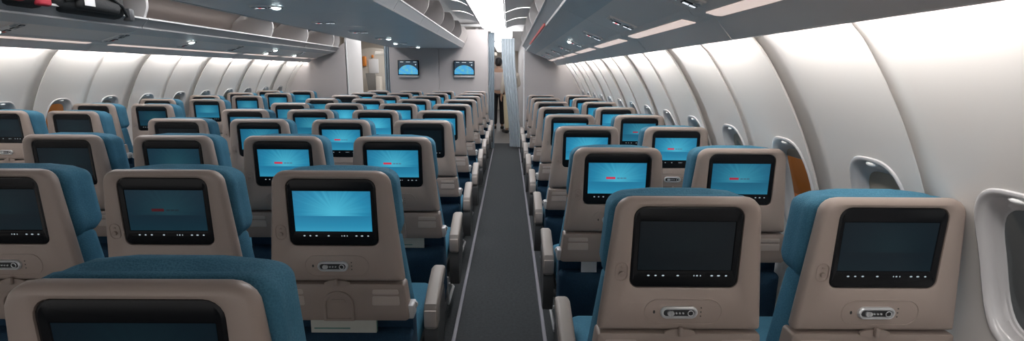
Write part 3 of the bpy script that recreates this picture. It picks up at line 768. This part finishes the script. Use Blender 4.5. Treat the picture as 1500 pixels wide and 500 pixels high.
# ------------------------------------------------------------------ forward galley and door area
strc('ceiling_galley', MB().box(-4.0, 1.16, 9.1, 19.4, 2.22, 2.26), 'ceil')
strc('wall_front', MB().box(-4.0, 1.16, 19.2, 19.3, 0, 2.22), 'cream')
strc('wall_galley_right', MB().box(.34, .40, 9.2, 19.2, 0, 2.22), 'whitewall')
strc('wall_galley_left', MB().box(-.62, -.56, 9.3, 19.2, 0, 2.22), 'whitewall')
strc('wall_door_side', MB().box(-4.0, -3.9, 9.2, 12.0, 0, 2.22), 'cream')
strc('wall_door_front', MB().box(-3.95, -.64, 12.0, 12.1, 0, 2.22), 'cream')
for i, (x0, x1, y0, y1, z, nm) in enumerate(((-.34, .06, 9.3, 12.3, 2.17, 'nearest'), (-.42, -.05, 12.8, 18.5, 2.17, 'second'), (-2.9, -1.2, 9.6, 11.5, 2.19, 'third'))):
    r = empty('galley_ceiling_light', ((x0+x1)/2, (y0+y1)/2, z), ('bright ceiling light beyond the curtains, nearest the cabin', 'bright ceiling light beyond the person, deepest in galley', 'ceiling light over the far door area')[i], 'ceiling light', 'lights of the galley')
    a, b = (x1-x0)/2, (y1-y0)/2
    MB().box(-a, a, -b, b, -.012, .012, .005, 1).build('diffuser', M['galleylight'], r)
    MB().box(-a-.02, a+.02, -b-.02, b+.02, .0, .05, .005, 1).build('light_tray', M['trim'], r)
# galley cabinet by the far door with orange item and folded jump seat
r = empty('galley_cabinet', (-3.12, 11.9, 0), 'cream galley cabinet with rounded top seen past the far partition', 'cabinet')
cb = curve([(-.34, 1.2), (-.33, 1.75), (-.20, 1.93), (.20, 1.93), (.31, 1.78), (.36, 1.2)], 5)
MB().extrude_y([(-.34, 0)]+cb+[(.36, 0)], -.35, 0).build('cabinet_body', M['cream'], r)
MB().box(-.10, .13, -.368, -.35, 1.38, 1.70, .01).build('cabinet_door', M['whitewall'], r)
MB().box(-.02, .025, -.385, -.35, 1.73, 1.79, .006).build('latch', M['orange'], r)
tag(MB().box(-3.345, -3.255, 11.47, 11.549, 1.53, 1.76, .03, 3).build('life_vest_pouch', M['orange']), 'orange pouch on the cream cabinet by far door', 'pouch')
r = empty('jump_seat', (-3.12, 11.30, 0), 'grey folded crew jump seat in front of the cream cabinet', 'crew seat')
MB().loops([[(-.11, 0, 1.38), (.10, 0, 1.38), (.24, 0, .50), (.0, 0, .50)], [(-.11, .06, 1.38), (.10, .06, 1.38), (.24, .06, .50), (.0, .06, .50)]], True, True, True).build('backrest', M['greyjump'], r)
MB().box(-.06, .26, -.06, .05, .30, .52, .03).build('folded_seat', M['greyjump'], r)
MB().box(-.06, .26, -.02, .05, 0, .30, .02).build('pedestal', M['frame'], r)
tag(MB().box(-2.93, -2.83, 11.0, 11.2, 0, 1.31, .01).build('trolley', M['cream']), 'narrow cream trolley beside the grey jump seat', 'trolley')

# ------------------------------------------------------------------ people
def skin_obj(name, joints, edges, mtl, parent=None, sub=2, root=0):
    me = bpy.data.meshes.new(name); me.from_pydata([j[:3] for j in joints], edges, [])
    o = link(name, me, parent)
    md = o.modifiers.new('skin', 'SKIN'); md.use_smooth_shade = True
    if not me.skin_vertices: me.attributes  # layer is made by the modifier
    for i, j in enumerate(joints):
        sv = me.skin_vertices[0].data[i]; rx = j[3]; ry = j[4] if len(j) > 4 else j[3]; sv.radius = (rx, ry)
        sv.use_root = (i == root)
    s = o.modifiers.new('subdivision', 'SUBSURF'); s.levels = sub; s.render_levels = sub
    me.materials.append(M[mtl]); return o
def person(loc, H, label, top, bottom, hair, long_top, rz=0, arms='down', facing=1):
    r = empty('person', loc, label, 'person'); r.rotation_euler = (0, 0, rz); r.scale = (H/1.70,)*3
    # joints: x, y(forward), z, radius  (facing +y)
    J = [(0, 0, .93, .135, .10), (0, .0, 1.10, .125, .09), (0, -.01, 1.28, .145, .10), (0, -.01, 1.40, .12, .075), (0, 0, 1.47, .05, .05), (0, .015, 1.54, .062, .07), (0, .02, 1.60, .076, .092), (0, .02, 1.66, .06, .075)]
    E = [(0, 1), (1, 2), (2, 3), (3, 4), (4, 5), (5, 6), (6, 7)]
    def chain(start, pts):
        p = start
        for q in pts: J.append(q); E.append((p, len(J)-1)); p = len(J)-1
        return p
    hands = []
    for s in (-1, 1):
        if arms == 'down' or s < 0:
            w = chain(3, [(s*.16, -.01, 1.39, .052, .05), (s*.205, -.02, 1.13, .038), (s*.20, .06, .90, .027), (s*.20, .08, .86, .027, .018)])
            d = Vector((0, .12, -1))
        else:
            w = chain(3, [(s*.16, -.01, 1.39, .052, .05), (s*.215, -.02, 1.14, .038), (s*.15, .20, 1.10, .027), (s*.13, .24, 1.10, .027, .018)])
            d = Vector((-.2*s, 1, 0))
        d.normalize(); b = Vector(J[w][:3])
        side_ = Vector((0, 1, .1)) if d.z < -.5 else Vector((0, 0, 1))
        side_.normalize()
        for k, (o_, ln) in enumerate(((.022, .072), (.008, .08), (-.007, .075), (-.021, .058))):
            p1 = b+side_*o_+d*.04; p2 = p1+d*ln*.5; p3 = p2+(d*.8+Vector((-s*.4, 0, 0))).normalized()*ln*.5
            chain(w, [(*p1, .010), (*p2, .0085), (*p3, .007)])
        q1 = b+side_*.028+d*.01; q2 = q1+(side_*.7+d).normalized()*.03; q3 = q2+d*.028
        chain(w, [(*q1, .010), (*q2, .009), (*q3, .007)])
        chain(0, [(s*.085, 0, .84, .085), (s*.09, .01, .49, .055), (s*.09, -.02, .28, .05), (s*.09, -.02, .09, .036), (s*.092, .05, .045, .035, .03), (s*.095, .14, .03, .03, .02)])
    body = skin_obj('body', J, E, 'skin', r)
    hm = MB(); ell(hm, (0, .0, 1.605), (.088, .105, .115)); hm.v = [(x, min(y, .05) if z < 1.60 else y, max(z, 1.50)) for x, y, z in hm.v]
    hm.build('hair', M[hair], r, 60)
    fm = MB()
    ell(fm, (0, .108, 1.578), (.012, .016, .018), 8)
    for s in (-1, 1): ell(fm, (s*.088, .01, 1.585), (.010, .02, .03), 8)
    fm.build('face_features', M['skin'], r, 60)
    em = MB()
    for s in (-1, 1): ell(em, (s*.030, .103, 1.60), (.010, .006, .006), 8)
    em.build('eyes', M['dark'], r, 60)
    # clothes
    zb = .60 if long_top else .90
    T = [(0, 0, zb, .165 if not long_top else .17, .125), (0, 0, 1.0, .152, .118), (0, 0, 1.12, .142, .106), (0, -.01, 1.28, .162, .118), (0, -.01, 1.40, .135, .09), (0, 0, 1.455, .062, .06)]
    TE = [(i, i+1) for i in range(5)]
    for s in (-1, 1):
        if arms == 'down' or s < 0: pts = [(s*.165, -.01, 1.385, .066, .062), (s*.207, -.02, 1.13, .054), (s*.20, .05, .93, .042)]
        else: pts = [(s*.165, -.01, 1.385, .066, .062), (s*.217, -.02, 1.14, .054), (s*.16, .17, 1.105, .042)]
        p = 4
        for q in pts: T.append(q); TE.append((p, len(T)-1)); p = len(T)-1
    skin_obj('top', T, TE, top, r)
    Pn = [(0, 0, .97, .150, .112)]; PE = []
    for s in (-1, 1):
        p = 0
        for q in ((s*.088, 0, .83, .098), (s*.092, .01, .49, .074), (s*.092, -.015, .28, .070), (s*.092, -.015, .10, .066)):
            Pn.append(q); PE.append((p, len(Pn)-1)); p = len(Pn)-1
    skin_obj('trousers', Pn, PE, bottom, r)
    for s in (-1, 1):
        sm = MB(); sm.box(s*.093-.044, s*.093+.044, -.07, .20, 0.0, .075, .03, 3)
        sm.build('shoe', M['shoe'], r, 60)
    return r
person((-.262, 12.6, 0.001), 1.775, 'person with black hair in white shirt and black trousers, back turned, beyond curtains', 'shirt', 'pants', 'hair', False, 0)
person((.035, 11.75, 0.001), 1.68, 'person in pale beige top and cream trousers half behind the pale curtain', 'palecloth', 'creamcloth', 'brownhair', False, math.radians(25), arms='hold')

# ------------------------------------------------------------------ luggage in a far bin
zf = 1.80
r = empty('backpack', (-3.22, 3.80, zf), 'black backpack with white tag lying in open far bin', 'bag')
b = MB().box(-.12, .20, -.34, .30, 0, .25, .08, 4); b.v = [(x, y, z*(1-.25*max(0, y))) for x, y, z in b.v]; b.build('bag_body', M['bagblack'], r, 60)
MB().box(.15, .235, -.2, .18, .03, .17, .035, 3).build('front_pocket', M['bagblack'], r, 60)
MB().tube([(.20, -.28, .08), (.25, -.15, .13), (.25, .05, .15), (.22, .2, .1), (.20, .27, .03)], .012).build('strap', M['bagblack'], r)
MB().box(.238, .243, -.17, -.08, .06, .115, .002, 1).build('bag_tag', M['white'], r)
MB().box(.12, .20, .30, .36, 0.0, .10, .02, 2).build('side_pocket', M['frame'], r)
r = empty('duffel_bag', (-3.20, 3.26, zf), 'red and black duffel bag beside the black backpack', 'bag')
MB().box(-.12, .19, -.17, .17, 0, .24, .09, 4).build('bag_body', M['bagblack'], r, 60)
MB().box(.15, .205, .04, .14, .02, .16, .02, 3).build('end_pocket', M['bagred'], r, 60)
MB().box(.15, .205, -.13, -.04, .03, .16, .02, 3).build('end_pocket', M['bagred'], r, 60)
MB().tube([(.05, -.12, .235), (.06, -.10, .29), (.06, .10, .29), (.05, .12, .235)], .011).build('handle', M['bagblack'], r)

# ------------------------------------------------------------------ outside the windows: the apron with an orange loader
tag(MB().box(-20, 20, -10, 30, -2.7, -2.6).build('ground_apron', M['carpet']), kind='structure')
def loader(loc, rz, label):
    r = empty('cargo_loader', loc, label, 'ground vehicle', 'orange ground loaders'); r.rotation_euler = (0, 0, rz)
    MB().box(-1.0, 1.0, -2.2, 2.2, .5, 1.2, .08).build('chassis', M['orange'], r)
    MB().box(-.9, .9, 1.2, 2.1, 1.2, 3.9, .1).build('cab', M['orange'], r)
    MB().box(-.92, .92, 1.5, 2.0, 3.1, 3.7, .05).build('cab_glass', M['bezel'], r)
    MB().box(-.95, .95, -2.2, 1.0, 2.6, 3.3, .06).build('platform', M['orange'], r)
    for y in (-1.5, 1.5):
        for s in (-1, 1):
            MB().loops([[(s*(.95+d), y+.45*q*math.cos(2*PI*k/18), .5+.45*q*math.sin(2*PI*k/18)) for k in range(18)] for d, q in ((-.12, 1), (.1, 1), (.12, .8))], True, True, True).build('wheel', M['dark'], r)
    return r
loader((4.4, 7.2, -2.6), 0, 'orange loader outside near wall windows')
loader((-8.4, 8.2, -2.25), 0, 'orange loader outside far wall windows')

# ------------------------------------------------------------------ light and view
w = bpy.data.worlds.new('world'); bpy.context.scene.world = w; bpy.context.scene.cycles.diffuse_bounces = 8; w.use_nodes = True
bg = w.node_tree.nodes['Background']; bg.inputs[0].default_value = (1, .97, .95, 1); bg.inputs[1].default_value = .68
sc = bpy.context.scene
sc.view_settings.view_transform = 'Standard'; sc.view_settings.look = 'None'
sc.view_settings.exposure = 0.0; sc.view_settings.gamma = 1.0; sc.view_settings.use_curve_mapping = False
